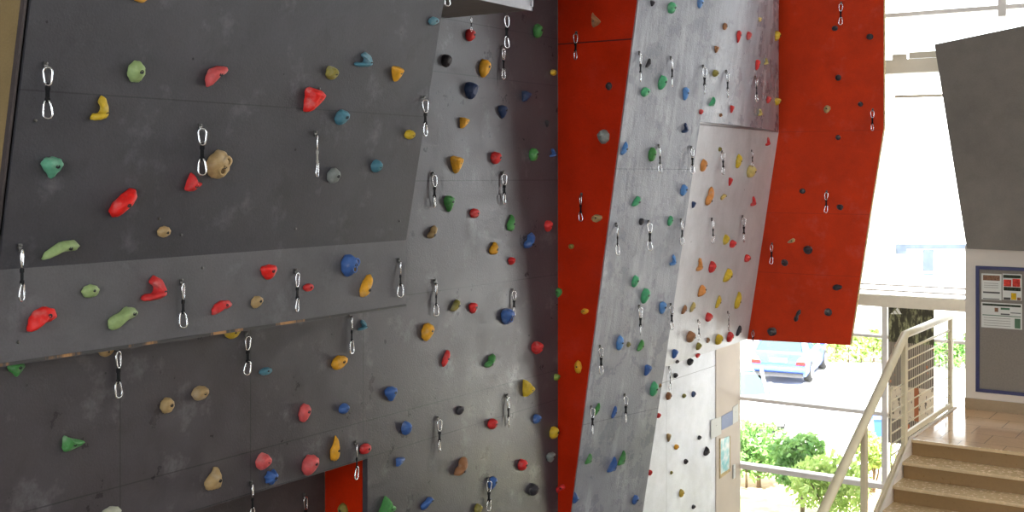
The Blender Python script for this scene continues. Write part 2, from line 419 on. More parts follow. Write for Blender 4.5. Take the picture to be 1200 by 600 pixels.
top = [['ml', 'mm', 'tm', 'tl'], ['mm', 'mr', 'tr', 'tm']]
skin(low, 'lower_sheet', M['lean_grey'], lw); skin(top[:1], 'upper_sheet', M['lean_grey'], lw)
# the upper sheet curves round towards the wide orange panel
cz = [(.64, 'mm', 'mr'), (4.9, 'tm', 'tr')]
NS = 8; cv = []
for zc_, ka, kb in cz:
    a, b = Vector(A[ka]), Vector(A[kb]); T_ = b.y-a.y; s0 = .2
    c_ = (s0*T_-(b.x-a.x))/T_**2
    cv.append([Vector((a.x+s0*T_*k/NS-c_*(T_*k/NS)**2, a.y+T_*k/NS, a.z+(b.z-a.z)*k/NS)) for k in range(NS+1)])
mb = MB(); mb.add(cv[0]+cv[1], [(k, k+1, k+NS+2, k+NS+1) for k in range(NS)], True)
mb.add([v+Vector((-.03, 0, 0)) for v in cv[0]+cv[1]], [(k, k+NS+1, k+NS+2, k+1) for k in range(NS)], True)
mb.build('curved_sheet', M['lean_grey'], lw)
MB().add(cv[0]+[Vector(A['mm'])-Vector((.03, 0, 0)), Vector(A['mr'])-Vector((.03, 0, 0))], [list(range(NS+1))+[NS+2, NS+1]]).build('lip', M['lean_grey'], lw)
for k in range(NS): zone('top', [cv[0][k], cv[0][k+1], cv[1][k+1], cv[1][k]])
skin([['bm', 'br', 'mr', 'mm']], 'bulging_facet', M['bulge_grey'], lw)
MB().prism([A['bm'], A['br'], zz(-7.29, 16.3, -2.42), zz(-7.29, 13.4, -2.42)], (0, 0, .03)).build('facet_underside', M['bulge_grey'], lw)
MB().tube([Vector(A[k])+Vector((-.002, 0, 0)) for k in ('tl', 'ml', 'bl')], .006, 6).build('pale_edge', M['pale_paint'], lw)['label'] = 'pale scuffed edge'
zone('low', [A['bl'], A['bm'], A['mm'], A['ml']]); zone('low', [A['bl'], A['fm'], A['bm']]); zone('top', [A['ml'], A['mm'], A['tm'], A['tl']])
zone('bulge', [A['bm'], A['br'], A['mr'], A['mm']])
zone('white', [zz(P0, 12.03, -6.4), zz(P0, 16.58, -6.4), zz(P0, 16.58, -.3), zz(P0, 12.03, -.3)])
# orange return between the grey wall and the leaning wall
op = [zz(-7.299, 11.995, -5.2), A['bl'], A['ml'], A['tl'], zz(-7.299, 12.0, 4.9)]
op = [(-7.298, 11.975, ZC-5.19), (A['ml'][0]-.012, 11.975, A['ml'][2]), (A['tl'][0]-.012, 11.975, A['tl'][2]), (-7.298, 11.975, ZC+4.9)]
o = MB().prism(op, (0, .009, 0)).build('orange_return', M['orange'], base=(-7.2, 11.99, 1.2))
bpy.context.view_layer.update()
MB().box((-7.298, 11.985, 0), (-7.23, 11.998, 1.6)).build('mounting_batten', M['recess'], o)
tag(o, 'tall narrow orange panel tapering downwards between the grey walls', 'climbing wall')
zone('return', op)
# orange fin by the window
fin_px = [(1035.5, -75), (1035.5, 150), (1021, 240), (996, 404.5), (875, 398), (912, 155), (912, -75)]
fp = [onq(x, y, 16.302) for x, y in fin_px]
fn = empty('orange_fin', (-5.4, 16.33, ZC-2.5))
tag(fn, 'wide orange climbing panel hanging beside the bright window', 'climbing wall')
MB().prism(fp, (0, .012, 0)).build('painted_sheet', M['orange_fin'], fn)
MB().prism([p+Vector((0, .0125, 0)) for p in fp], (0, .04, 0)).build('backing_sheet', M['felt'], fn)
for z_ in (ZC-1.6, ZC+.2, ZC+2.2): MB().bar((-7.0, 16.45, z_), (-5.6, 16.38, z_), .05, .05).bar((-7.24, 16.5, z_), (-7.0, 16.45, z_), .05, .05).build('mounting_bracket', M['dark_steel'], fn)
MB().prism([fp[0], fp[1], fp[2], fp[3], fp[3]+Vector((.012, 0, 0)), fp[2]+Vector((.012, 0, 0)), fp[1]+Vector((.012, 0, 0)), fp[0]+Vector((.012, 0, 0))], (0, .054, 0)).build('plywood_edge', M['ply_edge'], fn)['label'] = 'bare plywood edge'
zone('fin', fp[::-1] if False else fp)

# grey panel over the notice board
QW = 14.9
gp = [onq(1095, 52, QW-.2), onq(1133, 291.5, QW-.2), onq(1330, 299, QW-.2), onq(1330, 3, QW-.2)]
tag(MB().prism(gp, (0, .19, 0)).build('hanging_grey_panel', M['far_grey'], base=gp[1]), 'plain dull grey slanting panel above the notice board', 'climbing wall')

# ------------------------------------------------------------------ board wall, landing, stairs
XB = onq(1131, 400, QW).x
st('wall_noticeboard', MB().box((XB, QW, 0), (5, QW+.3, ZC-.86)), M['wall_paint'])
zl = ZC-2.83
ld = MB().box((-3.388, 12.85, zl-.16), (5, QW, zl))
st('floor_landing', ld, M['landing'])
st('baseboard_landing', MB().box((XB-.0, QW-.02, zl), (5, QW-.001, zl+.13)), M['skirting'])
stt = empty('staircase', (-.5, 12, 0))
tag(stt, 'tan stone staircase rising to the tiled landing', 'staircase')
for k in range(1, 20):
    z1 = zl-.17*k; q1 = 12.85-.355*k
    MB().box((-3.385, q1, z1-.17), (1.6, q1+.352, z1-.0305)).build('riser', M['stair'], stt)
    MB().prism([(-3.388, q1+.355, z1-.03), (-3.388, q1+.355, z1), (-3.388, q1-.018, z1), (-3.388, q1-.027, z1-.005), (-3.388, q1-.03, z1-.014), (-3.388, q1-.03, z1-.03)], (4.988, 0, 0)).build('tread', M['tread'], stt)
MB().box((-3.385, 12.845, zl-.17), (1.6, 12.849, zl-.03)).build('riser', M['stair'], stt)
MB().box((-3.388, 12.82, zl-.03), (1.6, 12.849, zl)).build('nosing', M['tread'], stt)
sl = [(-3.39, 12.85, zl+.0), (-3.39, 12.85-.355*19, zl-.17*19), (-3.39, 12.85-.355*19, zl-.17*19-.32), (-3.39, 12.85, zl-.32)]
MB().prism(sl, (-.03, 0, 0)).build('stringer', M['wall_paint'], stt)
st('trim_landing', MB().box((-3.42, 12.85, zl-.3), (-3.39, QW, zl+.012)), M['wall_paint'])

# railing
rl = empty('stair_railing', (-3.45, 12.6, zl))
tag(rl, 'cream painted metal stair railing with thin horizontal rods', 'railing')
xr = -3.45
T = lambda q, h: Vector((xr, q, zl+h+min(0, (q-12.8)*.17/.355)))
MB().tube([T(14.82, 1.12), T(12.8, 1.12), T(6.3, 1.12)], .046, 12).build('handrail', M['rail'], rl)
for q in (14.82, 12.78, 11.36, 8.9, 6.35):
    b = T(q, -.12); MB().bar(b, T(q, 1.12), .05, .09, up=(0, 1, 0)).build('post', M['rail'], rl, bevel=.006)
MB().bar(T(14.82, .04), T(12.8, .04), .03, .06).build('bottom_bar', M['rail'], rl)
MB().bar(T(12.8, -.04), T(6.3, -.04), .03, .09).build('bottom_bar', M['rail'], rl)
MB().tube([T(14.82, .95), T(12.8, .95)], .014, 8).build('mid_rail', M['rail'], rl)
for k in range(8):
    h = .83-k*.112
    MB().tube([T(14.82, h), T(12.8, h)], .0075, 6).build('rod', M['rail'], rl)
for k in range(9):
    h = .60-k*.112
    MB().tube([(xr, 12.78+min(0, h/.479), zl+h), (xr, 12.27, zl+h)], .0085, 6).build('rod', M['rail'], rl)
MB().tube([(xr, 12.27, zl+.64), (xr, 12.27, zl-.3)], .0075, 6).build('upright_rod', M['rail'], rl)
MB().tube([T(14.6, .94), T(14.6, .05)], .006, 6).build('upright_rod', M['rail'], rl)

# notice board and its papers
def sheet_at(px, q, m, name, parent=None, th=.004):
    """px: four picture corners on the plane Y = q"""
    P = [onq(x, y, q) for x, y in px]
    return MB().prism(P, (0, th, 0)), P
nb = empty('notice_board', onq(1172, 459, QW))
tag(nb, 'grey felt notice board in a dark blue frame on the white wall', 'notice board')
xl, xrr = onq(1143.5, 400, QW-.03).x, onq(1262, 400, QW-.03).x
zt_, zb_ = onq(1145, 311.5, QW-.03).z, onq(1145, 459, QW-.03).z
MB().box((xl, QW-.02, zb_), (xrr, QW-.002, zt_)).build('felt_surface', M['felt'], nb)
e = .04
MB().box((xl, QW-.04, zb_), (xl+e, QW-.021, zt_)).box((xrr-e, QW-.04, zb_), (xrr, QW-.021, zt_)).box((xl+e, QW-.04, zb_), (xrr-e, QW-.021, zb_+e)).box((xl+e, QW-.04, zt_-e), (xrr-e, QW-.021, zt_)).build('frame', M['blue_frame'], nb)
def paper(px0, py0, px1, py1, label, prints):
    a = onq(px0, py0, QW-.024); b = onq(px1, py1, QW-.024)
    o = MB().box((a.x, QW-.025, b.z), (b.x, QW-.0205, a.z)).build('notice_sheet', M['paper'], base=((a.x+b.x)/2, QW-.022, b.z))
    tag(o, label, 'notice', 'notices on the board')
    bpy.context.view_layer.update()
    W, H = b.x-a.x, a.z-b.z
    for nm, u0, v0, u1, v1, m in prints:
        MB().box((a.x+u0*W, QW-.0265, a.z-v1*H), (a.x+u1*W, QW-.0251, a.z-v0*H)).build(nm, M[m], o)
def blob_print(o, cx, cz, r, m):
    MB().prism([(cx+r*math.cos(t*math.pi/5), QW-.0266, cz+r*.9*math.sin(t*math.pi/5)) for t in range(10)], (0, .001, 0)).build('printed_picture', M[m], o)
paper(1150.2, 320.3, 1173.6, 352, 'white sheet with a brown heading, upper corner of the notice board beside the blue frame',
      [('printed_heading', .08, .06, .92, .26, 'brown_print'), ('printed_line', .08, .69, .92, .75, 'ink'), ('printed_line', .08, .95, .9, .98, 'ink')]+[('printed_line', .12, .36+k*.08, .85, .375+k*.08, 'felt') for k in range(3)])
paper(1174.8, 320.6, 1197.4, 352.6, 'sheet with red and yellow pictures on a dark ground on the notice board',
      [('printed_picture', .04, .04, .95, .16, 'dark_print'), ('printed_picture', .06, .22, .46, .48, 'red_print'), ('printed_picture', .52, .18, .92, .48, 'red_print'), ('printed_picture', .06, .5, .95, .64, 'dark_print'), ('printed_picture', .45, .72, .72, .98, 'yellow_print'), ('printed_picture', .06, .9, .42, .99, 'ink'), ('printed_picture', .76, .88, .95, .99, 'brown_print')])
paper(1150, 353.8, 1197.8, 386.5, 'wide white sheet with green bands, pinned lowest on the notice board',
      [('printed_band', .03, .05, .97, .13, 'dark_print'), ('printed_picture', .33, .2, .42, .36, 'brown_print'), ('printed_band', .48, .18, .7, .26, 'green_ink'), ('printed_line', .48, .41, .7, .46, 'ink'), ('printed_line', .72, .35, .97, .38, 'ink'), ('printed_line', .03, .49, .97, .52, 'green_ink'), ('printed_picture', .82, .58, .96, .96, 'green_ink')]+[('printed_line', .06, .6+k*.1, .72, .615+k*.1, 'felt') for k in range(4)])

# papers on the beige pier
XP = P0+.012
def pier(px, m, nm, label, th=.006):
    P = [onp(x, y, XP+.001) for x, y in px]
    o = MB().prism(P, (th, 0, 0)).build(nm, M[m], base=P[2]); tag(o, label, 'notice' if 'sheet' in nm else nm.replace('_', ' '))
    c = sum(P, Vector())/4+UP*.03; bpy.context.view_layer.update()
    MB().tube([c+Vector((-.001, 0, 0)), c+Vector((th+.003, 0, 0))], .006, 6).build('mounting_pin', M['steel'], o); return o
pier([(833, 492.5), (845, 488), (845, 508.5), (833, 515)], 'paper', 'notice_sheet', 'white sheet stuck across the edge of the beige pier, by the white wall')
pier([(845.3, 488), (858.3, 481), (858.3, 497.5), (845.3, 504)], 'blue_paper', 'notice_sheet', 'grey blue sheet in the row of three on the beige pier')
pier([(858.6, 477), (864.8, 473), (864.8, 493), (858.6, 497)], 'paper', 'notice_sheet', 'narrow white sheet on the beige pier next to the window')
pt = empty('poster', onp(849, 560, XP)); tag(pt, 'aqua and white poster in a thin wooden frame on the beige pier', 'poster')
MB().prism([onp(x, y, XP+.002) for x, y in ((844, 515), (854.5, 511), (854.5, 549), (844, 556))], (.006, 0, 0)).build('print', M['aqua'], pt)
MB().prism([onp(x, y, XP+.001) for x, y in ((843, 514), (844, 513.6), (844, 556), (854.5, 549), (854.5, 511), (855.5, 510.6), (855.5, 552), (843, 561))], (.01, 0, 0)).build('wooden_frame', M['ply_edge'], pt)
pier([(858.3, 545), (860.6, 543.6), (860.6, 559), (858.3, 561)], 'paper', 'switch_strip', 'slim white vertical switch strip low on the beige pier', .02)

# ------------------------------------------------------------------ window wall
zq = lambda px, py: onq(px, py, QG).z
xq = lambda px: onq(px, 300, QG).x
wd = MB()
xm = xq(1037.5)
wd.box((xm-.04, QG-.06, 0), (xm+.04, QG+.09, zq(1037, 358)))           # post
def hbar(z, h, y0=-.05, y1=.08, x0=-7.5, x1=9.): wd.box((x0, QG+y0, z-h/2), (x1, QG+y1, z+h/2))
hbar(zq(900, 470), .055); hbar(zq(950, 556.5), .075, -.1, .08); hbar(zq(1010, 392.5), .04)
hbar(zq(1110, 13.5), .06); hbar(zq(1080, 335.8), .02); hbar(zq(1080, 342.5), .02)
wd.box((xq(1175)-.055, QG-.06, zq(1175, 19.5)), (xq(1175)+.055, QG+.09, 11.6))
w1 = st('window_1', wd, M['frame_grey'])
MB().box((-7.6, QG+.01, 0), (9, QG+.02, 11.6)).build('glass_pane', M['glass'], w1)
st('beam_window', MB().box((-7.3, QG-.22, zq(1080, 360.5)), (9, QG-.06, zq(1080, 347))), M['beam'])
st('beam_upper', MB().box((xq(1039), QG-.3, zq(1070, 87)), (9, QG-.06, zq(1070, 71))).box((xq(1047), QG-.06, zq(1070, 69.5)), (xq(1064), QG-.052, zq(1070, 63))).box((xq(1066.5), QG-.06, zq(1070, 69)), (9, QG-.052, zq(1070, 61.5))), M['beam'])
st('trim_window_bar', MB().tube([onq(1048.5, 113.4, QG-.15), onq(1130, 110.8, QG-.15)], .022, 8), M['beam'])

# banner hung inside the glass
bq = QG-.1
bp = [onq(1041.3, 358.5, bq), onq(1094.8, 359.5, bq)]
zbot = ZC-3.95
bn = empty('banner', ((bp[0].x+bp[1].x)/2, bq, zbot)); tag(bn, 'dark printed banner with railings and foliage hung inside the window behind the stair railing', 'banner')
x0, x1, z1 = bp[0].x, bp[1].x, bp[0].z
me = bpy.data.meshes.new('printed_cloth')
V = []; N = 12
for j in range(N+1):
    for i in range(5):
        u, v = i/4, j/N; V.append((x0+(x1-x0)*u, bq-.01+.006*math.sin(u*5+v*3), zbot+(z1-zbot)*v))
Fc = [(j*5+i, j*5+i+1, (j+1)*5+i+1, (j+1)*5+i) for j in range(N) for i in range(4)]
inv = bn.matrix_world.inverted()
me.from_pydata([tuple(inv @ Vector(v)) for v in V], [], Fc)
uv = me.uv_layers.new(name='UVMap')
for lp in me.loops:
    k = lp.vertex_index; uv.data[lp.index].uv = ((k % 5)/4, (k//5)/N)
me.materials.append(M['banner'])
o = link('printed_cloth', me, bn); sm = o.modifiers.new('thickness', 'SOLIDIFY'); sm.thickness = .004
for x_ in (x0+.06, x1-.06): MB().tube([(x_, bq-.01, z1-.01), (x_, bq-.02, z1+.12)], .004, 5).build('hanging_cord', M['black_sling'], bn)
lg = MB()       # three slanting bars forming a peak
def lp_(x, y): return onq(x, y, bq-.02)
for pts in (((1049.6, 362.6), (1051.8, 360.4), (1056.6, 368.2), (1053.2, 368.2)), ((1046.6, 365.6), (1048.8, 363.6), (1052, 368.2), (1048.4, 368.2)), ((1043.8, 367.4), (1046, 366.2), (1047.4, 368.2), (1043.8, 368.2))):
    lg.prism([lp_(*p) for p in pts], (0, .002, 0))
lg.build('logo', M['paper'], bn)['label'] = 'white logo of three slanting bars'

# ------------------------------------------------------------------ holds
SHAPES = {
 'egg': [(0,1),(.75,.6),(1,-.1),(.6,-.85),(0,-1),(-.6,-.85),(-1,-.1),(-.75,.6)],
 'teardrop': [(0,1),(.8,.8),(1,.2),(.5,-.5),(.05,-1),(-.4,-.5),(-1,.2),(-.8,.8)],
 'crescent': [(1,.95),(.3,1),(-.6,.7),(-1,0),(-.85,-1),(-.4,-.7),(.1,0),(.9,.5)],
 'tapered': [(-.9,1),(1,.75),(.9,.1),(-.1,-.9),(-.9,-1),(-1,0)],
 'leaf': [(.7,1),(1,.6),(.6,-.2),(-.5,-1),(-1,-.7),(-.8,-.1),(0,.6)],
 'three-lobed': [(-.4,1),(.1,.2),(1,-.1),(.5,-.5),(-.1,-1),(-.9,-.9),(-.8,0)],
 'bean': [(-1,-1),(-.85,-.3),(-.2,.7),(.6,1),(1,.4),(.8,-.15),(.2,-.25),(-.4,-.5),(-.75,-1)],
 'hooked': [(.1,1),(.8,.6),(1,-.3),(.5,-.9),(-1,-1),(-.9,-.5),(0,-.4),(.15,.1),(-.3,.5)],
 'curled': [(-.6,.6),(0,1),(.8,.8),(1,.1),(.5,-.3),(-.1,-.4),(-.7,-1),(-1,-.8),(-.9,0)],
 'kidney': [(-.2,.5),(.4,1),(1,.7),(.95,.1),(.4,-.2),(-.2,-.6),(-.6,-1),(-1,-.5),(-.8,.2)],
 'banana': [(.6,1),(1,.75),(.5,0),(.3,-.7),(-.3,-1),(-.9,-.8),(-.8,-.1),(-.1,.6)],
 'wedge': [(-.8,1),(.7,.9),(1,.5),(.3,-1),(-.3,-1),(-1,.4)],
 'triangular': [(-.9,1),(-.4,.7),(1,-.1),(.9,-.5),(-.6,-1),(-1,-.5)],
 'pear': [(.3,1),(.7,.5),(.9,-.3),(.8,-.9),(0,-1),(-.8,-.8),(-.9,-.1),(-.1,.5)],
 'tripod': [(-.2,1),(.05,.3),(.5,-.1),(1,-.5),(.8,-.9),(-.4,-1),(-1,-.6),(-.6,.2)],
 'peanut': [(.9,1),(1,.4),(.35,0),(.3,-.6),(-.3,-1),(-1,-.8),(-.8,-.2),(-.15,.1),(0,.7)],
 'blade': [(.6,1),(1,.2),(.6,-.6),(-.3,-1),(-1,-.85),(-.7,-.2),(-.1,.5)],
 'spire': [(.7,1),(.9,0),(1,-.9),(.2,-1),(-1,-.95),(-.5,-.2),(.1,.4)],
 'half-moon': [(-1,.7),(0,1),(1,.7),(.8,-.3),(.2,-1),(-.5,-.8),(-.95,0)],
 'slanted': [(-.3,1),(.7,.8),(1,.2),(.6,-.5),(-.2,-1),(-.9,-.6),(-1,.2)],
}
def outline(kind, seed, n=26):
    rn = random.Random(seed)
    if kind in SHAPES: cp = SHAPES[kind]
    elif kind == 'spiky': cp = [((1 if i % 2 else .68)*math.sin(i*math.pi/7), (1 if i % 2 else .68)*math.cos(i*math.pi/7)) for i in range(14)]
    elif kind in ('rugged', 'pocketed'): cp = [((.78+.22*rn.random())*math.sin(i*math.pi/4.5), (.78+.22*rn.random())*math.cos(i*math.pi/4.5)) for i in range(9)]
    else: cp = [((.93+.07*rn.random())*math.sin(i*math.pi/4), (.93+.07*rn.random())*math.cos(i*math.pi/4)) for i in range(8)]
    m = len(cp); out = []
    for i in range(n):
        t = i*m/n; k = int(t); f = t-k
        p = [cp[(k+j-1) % m] for j in range(4)]
        o = []
        for a in (0, 1):
            p0, p1, p2, p3 = (q[a] for q in p)
            o.append(.5*(2*p1+(p2-p0)*f+(2*p0-5*p1+4*p2-p3)*f*f+(3*p1-p0-3*p2+p3)*f**3))
        out.append(o)
    xs = [o[0] for o in out]; ys = [o[1] for o in out]
    cx, cy = (max(xs)+min(xs))/2, (max(ys)+min(ys))/2; sx, sy = (max(xs)-min(xs))/2, (max(ys)-min(ys))/2
    return [((x-cx)/sx, (y-cy)/sy) for x, y in out]
ANG = {'wedge', 'triangular', 'tapered', 'rugged', 'spire', 'three-lobed', 'tripod'}
DK = {'round': .66, 'pocketed': .7, 'rugged': .66, 'spiky': .6, 'egg': .58}
TETH = []
def hold_mesh(kind, W, H, D, seed):
    """ring stack over the outline; frame: x right, y up, z out of the wall"""
    rn = random.Random(seed*3+1); ol = outline(kind, seed); n = len(ol)
    best = None
    for gx in range(-8, 9):
        for gy in range(-8, 9):
            p = (gx/9, gy/9)
            ins = False
            for (xa, ya), (xb, yb) in zip(ol, ol[1:]+ol[:1]):
                if (ya > p[1]) != (yb > p[1]) and p[0] < (xb-xa)*(p[1]-ya)/(yb-ya)+xa: ins = not ins
            if ins:
                dd = min((x-p[0])**2+(y-p[1])**2 for x, y in ol)-.05*(p[0]**2+p[1]**2)
                if best is None or dd > best[0]: best = (dd, p)
    mx, my = best[1] if best else (0, 0)
    lev = [(1., 0.), (1.03, .16), (.98, .38), (.86, .62), (.64, .82), (.36, .95)]
    if kind in ANG: lev = [(1., 0.), (1., .2), (.9, .5), (.62, .86), (.3, 1.)]
    vs = []; ph = rn.random()*6
    ax, ay = mx, my+(.1 if kind not in ('crescent', 'bean', 'kidney', 'hooked', 'curled', 'banana', 'peanut') else 0)
    for s, z in lev:
        for i, (x, y) in enumerate(ol):
            k = 1+.05*math.sin(i*1.9+ph+z*5)*(1 if kind not in ANG else .6)
            if kind == 'hooked' or kind == 'curled': z2 = z*(1.-.22*y*z)
            else: z2 = z*(1+.12*y*z)
            vs.append(((ax*(1-s)+x*s*k)*W/2, (ay*(1-s)+y*s*k)*H/2, z2*D))
    vs.append((ax*W/2, ay*H/2, D*(1. if kind not in ANG else 1.02)))
    fs = [tuple(range(n))[::-1]]
    L = len(lev)
    for j in range(L-1):
        for i in range(n): fs.append((j*n+i, j*n+(i+1) % n, (j+1)*n+(i+1) % n, (j+1)*n+i))
    for i in range(n): fs.append(((L-1)*n+i, (L-1)*n+(i+1) % n, L*n))
    return vs, fs, (ax*W/2, ay*H/2)

def find(px, py, want=None):
    d = ray(px, py); best = None
    for zn, a, b, c in HITS:
        if want and zn != want: continue
        n = (b-a).cross(c-a)
        dn = d.dot(n)
        if abs(dn) < 1e-9: continue
        t = (a-CAM).dot(n)/dn
        if t <= 0: continue
        P = CAM+d*t
        n = n.normalized()
        ok = all((v2-v1).cross(P-v1).dot(n) > -2e-2 for v1, v2 in ((a, b), (b, c), (c, a)))
        if ok and (best is None or t < best[0]):
            if n.dot(d) > 0: n = -n
            best = (t, P, n, zn)
    return best

HOLDS = []
def hold(px, py, w, h, colour, kind, bolt=None, want=None):
    global _hs
    r = find(px, py, want)
    if r is None: print('NO HIT', px, py, colour, kind); return
    t, P, n, zn = r
    d = ray(px, py)
    tt = (UP-n*UP.dot(n)).normalized() if abs(n.z) < .9 else Vector((1, 0, 0)); rr = tt.cross(n)
    ww, hh = w*t/F, h*t/F
    k = DK.get(kind, .55)
    W, H, D = ww, hh, k*min(ww, hh)
    for _ in range(6):
        W = ww/(abs(rr.dot(RIGHT))+.5*k*abs(n.dot(RIGHT))*1.0); W = min(W, hh*2.2)
        D = max(.014, min(k*min(W, H), .1)); H = hh
    cpt = P+n*(.4*D); s = cpt.dot(n)-CAM.dot(n); Q = CAM+d*(s/d.dot(n))-n*(.4*D)+n*.0008
    HOLDS.append(dict(px=px, py=py, w=w, h=h, colour=colour, kind=kind, Q=Q, n=n, t=tt, r=rr, W=W, H=H, D=D, zone=zn, t_=t))

HD = """
165,-3,18,12,amber,rugged
161,84,17,25,pale_green,egg
118,127,15,29,yellow,hooked
255,90,21,25,pink,crescent
390,86,13,16,olive,rugged
427,70,20,17,teal,hooked
370,118,22,29,brightred,tapered
62,197,20,25,seagreen,teardrop
146,238,24,33,brightred,leaf
229,214,17,22,red,three-lobed
257,193,26,34,tan,pocketed
402,138,16,18,teal,slanted
392,206,14,18,grey,egg
442,195,12,15,teal,rugged
73,293,36,21,pale_green,bean
193,272,14,13,tan,round
509,25,14,10,teal,slanted
466,87,13,18,amber,wedge
481,158,13,11,yellow,rugged
51,374,28,27,brightred,curled
145,373,29,25,pale_green,kidney
107,341,18,15,pale_green,egg
181,338,23,28,red,hooked
316,319,18,17,brightred,half-moon
362,337,13,9,red,round
302,354,13,14,tan,slanted
261,360,23,15,red,curled
411,311,19,25,blue,pocketed
430,335,14,25,amber,banana
125,413,21,10,tan,half-moon
20,433,16,17,green,teardrop
273,391,20,12,yellow,half-moon
197,475,14,18,tan,egg
236,461,19,17,tan,rugged
312,435,16,9,teal,egg
399,425,19,16,amber,slanted
425,381,9,12,teal,hooked
358,484,13,21,pink,slanted
404,479,12,12,blue,rugged
88,518,23,19,green,triangular
131,602,22,16,pale,egg
251,561,17,26,tan,pear
310,541,16,20,pink,rugged
319,560,15,17,blue,spiky
365,545,18,23,pink,slanted
393,526,10,28,amber,pear
429,526,14,12,red,round
401,598,13,16,olive,egg
552,41,11,14,red,round
524,71,11,15,black,rugged
569,80,13,21,amber,slanted
553,106,15,20,navy,rugged
631,36,11,16,green,egg
649,85,9,7,yellow,round
618,113,12,13,navy,tapered
545,144,11,13,amber,tapered
536,193,14,20,amber,wedge
590,131,11,15,navy,teardrop
582,185,12,14,red,round
626,181,11,15,green,egg
648,179,7,10,blue,hooked
642,145,6,8,black,wedge
527,239,12,19,green,teardrop
507,272,11,14,tan,peanut
557,250,12,11,red,round
599,261,9,19,green,pear
621,282,13,17,blue,peanut
643,265,9,13,red,rugged
579,291,10,14,amber,pear
600,306,8,9,red,rugged
654,343,9,11,green,slanted
534,358,11,13,olive,blade
555,361,10,12,red,half-moon
502,389,14,20,amber,slanted
523,420,9,18,red,leaf
595,371,14,18,blue,pocketed
575,423,14,14,green,peanut
630,408,13,15,red,rugged
459,462,14,17,blue,teardrop
621,454,15,20,yellow,triangular
653,442,7,8,lime,rugged
540,481,10,10,black,slanted
477,502,11,16,blue,rugged
578,497,12,12,red,round
630,491,9,11,blue,rugged
650,507,11,14,yellow,egg
470,541,11,10,blue,tapered
541,547,15,19,brown,peanut
613,545,11,13,red,round
646,536,12,11,grey,half-moon
456,592,21,21,green,tripod
501,590,16,12,blue,kidney
578,566,10,14,blue,slanted
626,574,11,15,black,rugged
656,573,12,11,red,kidney
561,596,9,11,olive,rugged
698,23,11,17,brown,triangular
713,101,8,9,black,round
706,160,15,17,grey,rugged
699,256,14,9,tan,slanted
669,289,7,6,olive,rugged
685,365,10,7,amber,slanted
677,430,9,15,amber,egg
765,4,6,7,black,wedge
788,9,11,13,mint,egg
821,4,8,11,sky,half-moon
760,74,6,11,black,blade
777,97,11,17,mint,slanted
757,108,12,11,mint,slanted
804,110,8,15,sky,half-moon
835,119,7,11,mint,spire
850,31,6,8,brown,egg
840,58,6,8,brown,wedge
866,43,6,14,red,teardrop
878,42,6,10,red,rugged
839,86,8,8,olive,round
891,23,6,5,cream,half-moon
911,42,7,11,yellow,egg
888,76,6,12,red,half-moon
898,72,5,8,cream,hooked
901,117,7,8,red,slanted
911,119,11,9,yellow,rugged
858,128,5,9,red,wedge
891,132,5,8,cream,hooked
822,131,5,6,red,round
845,135,4,4,brown,round
732,174,8,15,sky,blade
765,181,10,16,green,egg
803,150,7,12,navy,hooked
802,223,9,13,sky,slanted
746,236,10,12,mint,blade
825,194,8,14,orange,egg
844,175,4,5,olive,round
866,189,7,16,yellow,egg
856,213,5,10,red,wedge
832,230,9,21,orange,peanut
848,231,8,7,cream,kidney
881,201,12,14,cream,egg
900,166,5,10,red,hooked
883,236,6,11,red,hooked
813,240,5,8,navy,wedge
786,259,7,12,mint,slanted
752,260,6,8,black,rugged
789,305,7,13,sky,hooked
745,330,9,14,mint,slanted
757,347,11,18,mint,slanted
777,361,9,14,sky,half-moon
851,281,7,12,yellow,rugged
859,286,8,9,red,round
876,303,7,9,red,round
820,310,7,15,orange,hooked
835,313,8,14,red,rugged
853,323,10,15,yellow,blade
823,341,9,13,orange,curled
865,352,7,20,yellow,pear
842,354,6,14,yellow,blade
812,360,6,11,cream,leaf
802,363,6,10,brown,leaf
831,372,8,11,red,rugged
810,395,10,13,brown,round
843,398,9,12,yellow,egg
856,395,8,12,red,egg
866,388,6,12,black,leaf
819,406,6,9,olive,rugged
830,399,4,6,brown,round
791,415,7,11,blue,wedge
818,417,8,5,red,half-moon
727,402,9,17,sky,egg
737,404,5,6,olive,round
751,405,8,13,green,blade
760,434,9,13,blue,tapered
767,456,10,17,mint,egg
700,480,7,14,green,leaf
720,483,6,14,blue,blade
690,538,8,12,green,spire
718,545,11,17,blue,spire
729,537,9,17,green,spire
676,583,8,14,blue,triangular
745,586,8,11,blue,slanted
794,424,6,4,black,round
809,424,7,9,black,rugged
792,440,5,6,black,round
784,464,7,9,brown,egg
802,464,5,5,olive,round
813,462,5,7,navy,round
774,452,3,5,brown,round
772,487,6,6,red,rugged
784,513,5,10,tan,wedge
793,524,6,6,amber,round
820,513,5,5,black,round
828,529,7,10,black,pear
804,541,5,6,black,round
762,554,5,7,red,rugged
787,554,3,4,olive,round
799,578,6,9,yellow,egg
813,594,5,5,black,round
978,33,7,6,black,round
1019,43,8,7,black,round
982,91,7,7,black,round
969,128,8,9,tan,slanted
1008,122,6,6,black,rugged
982,161,6,6,black,round
940,224,7,6,black,round
984,243,8,7,black,rugged
927,282,9,6,tan,blade
946,293,11,10,black,rugged
919,308,8,8,black,rugged
981,337,11,7,black,slanted
934,370,8,14,black,peanut
970,366,9,9,black,rugged
904,389,11,10,black,rugged
"""
for ln in HD.strip().splitlines():
    x, y, w, h, c, k = ln.split(',')
    hold(float(x), float(y), float(w), float(h), c, k)

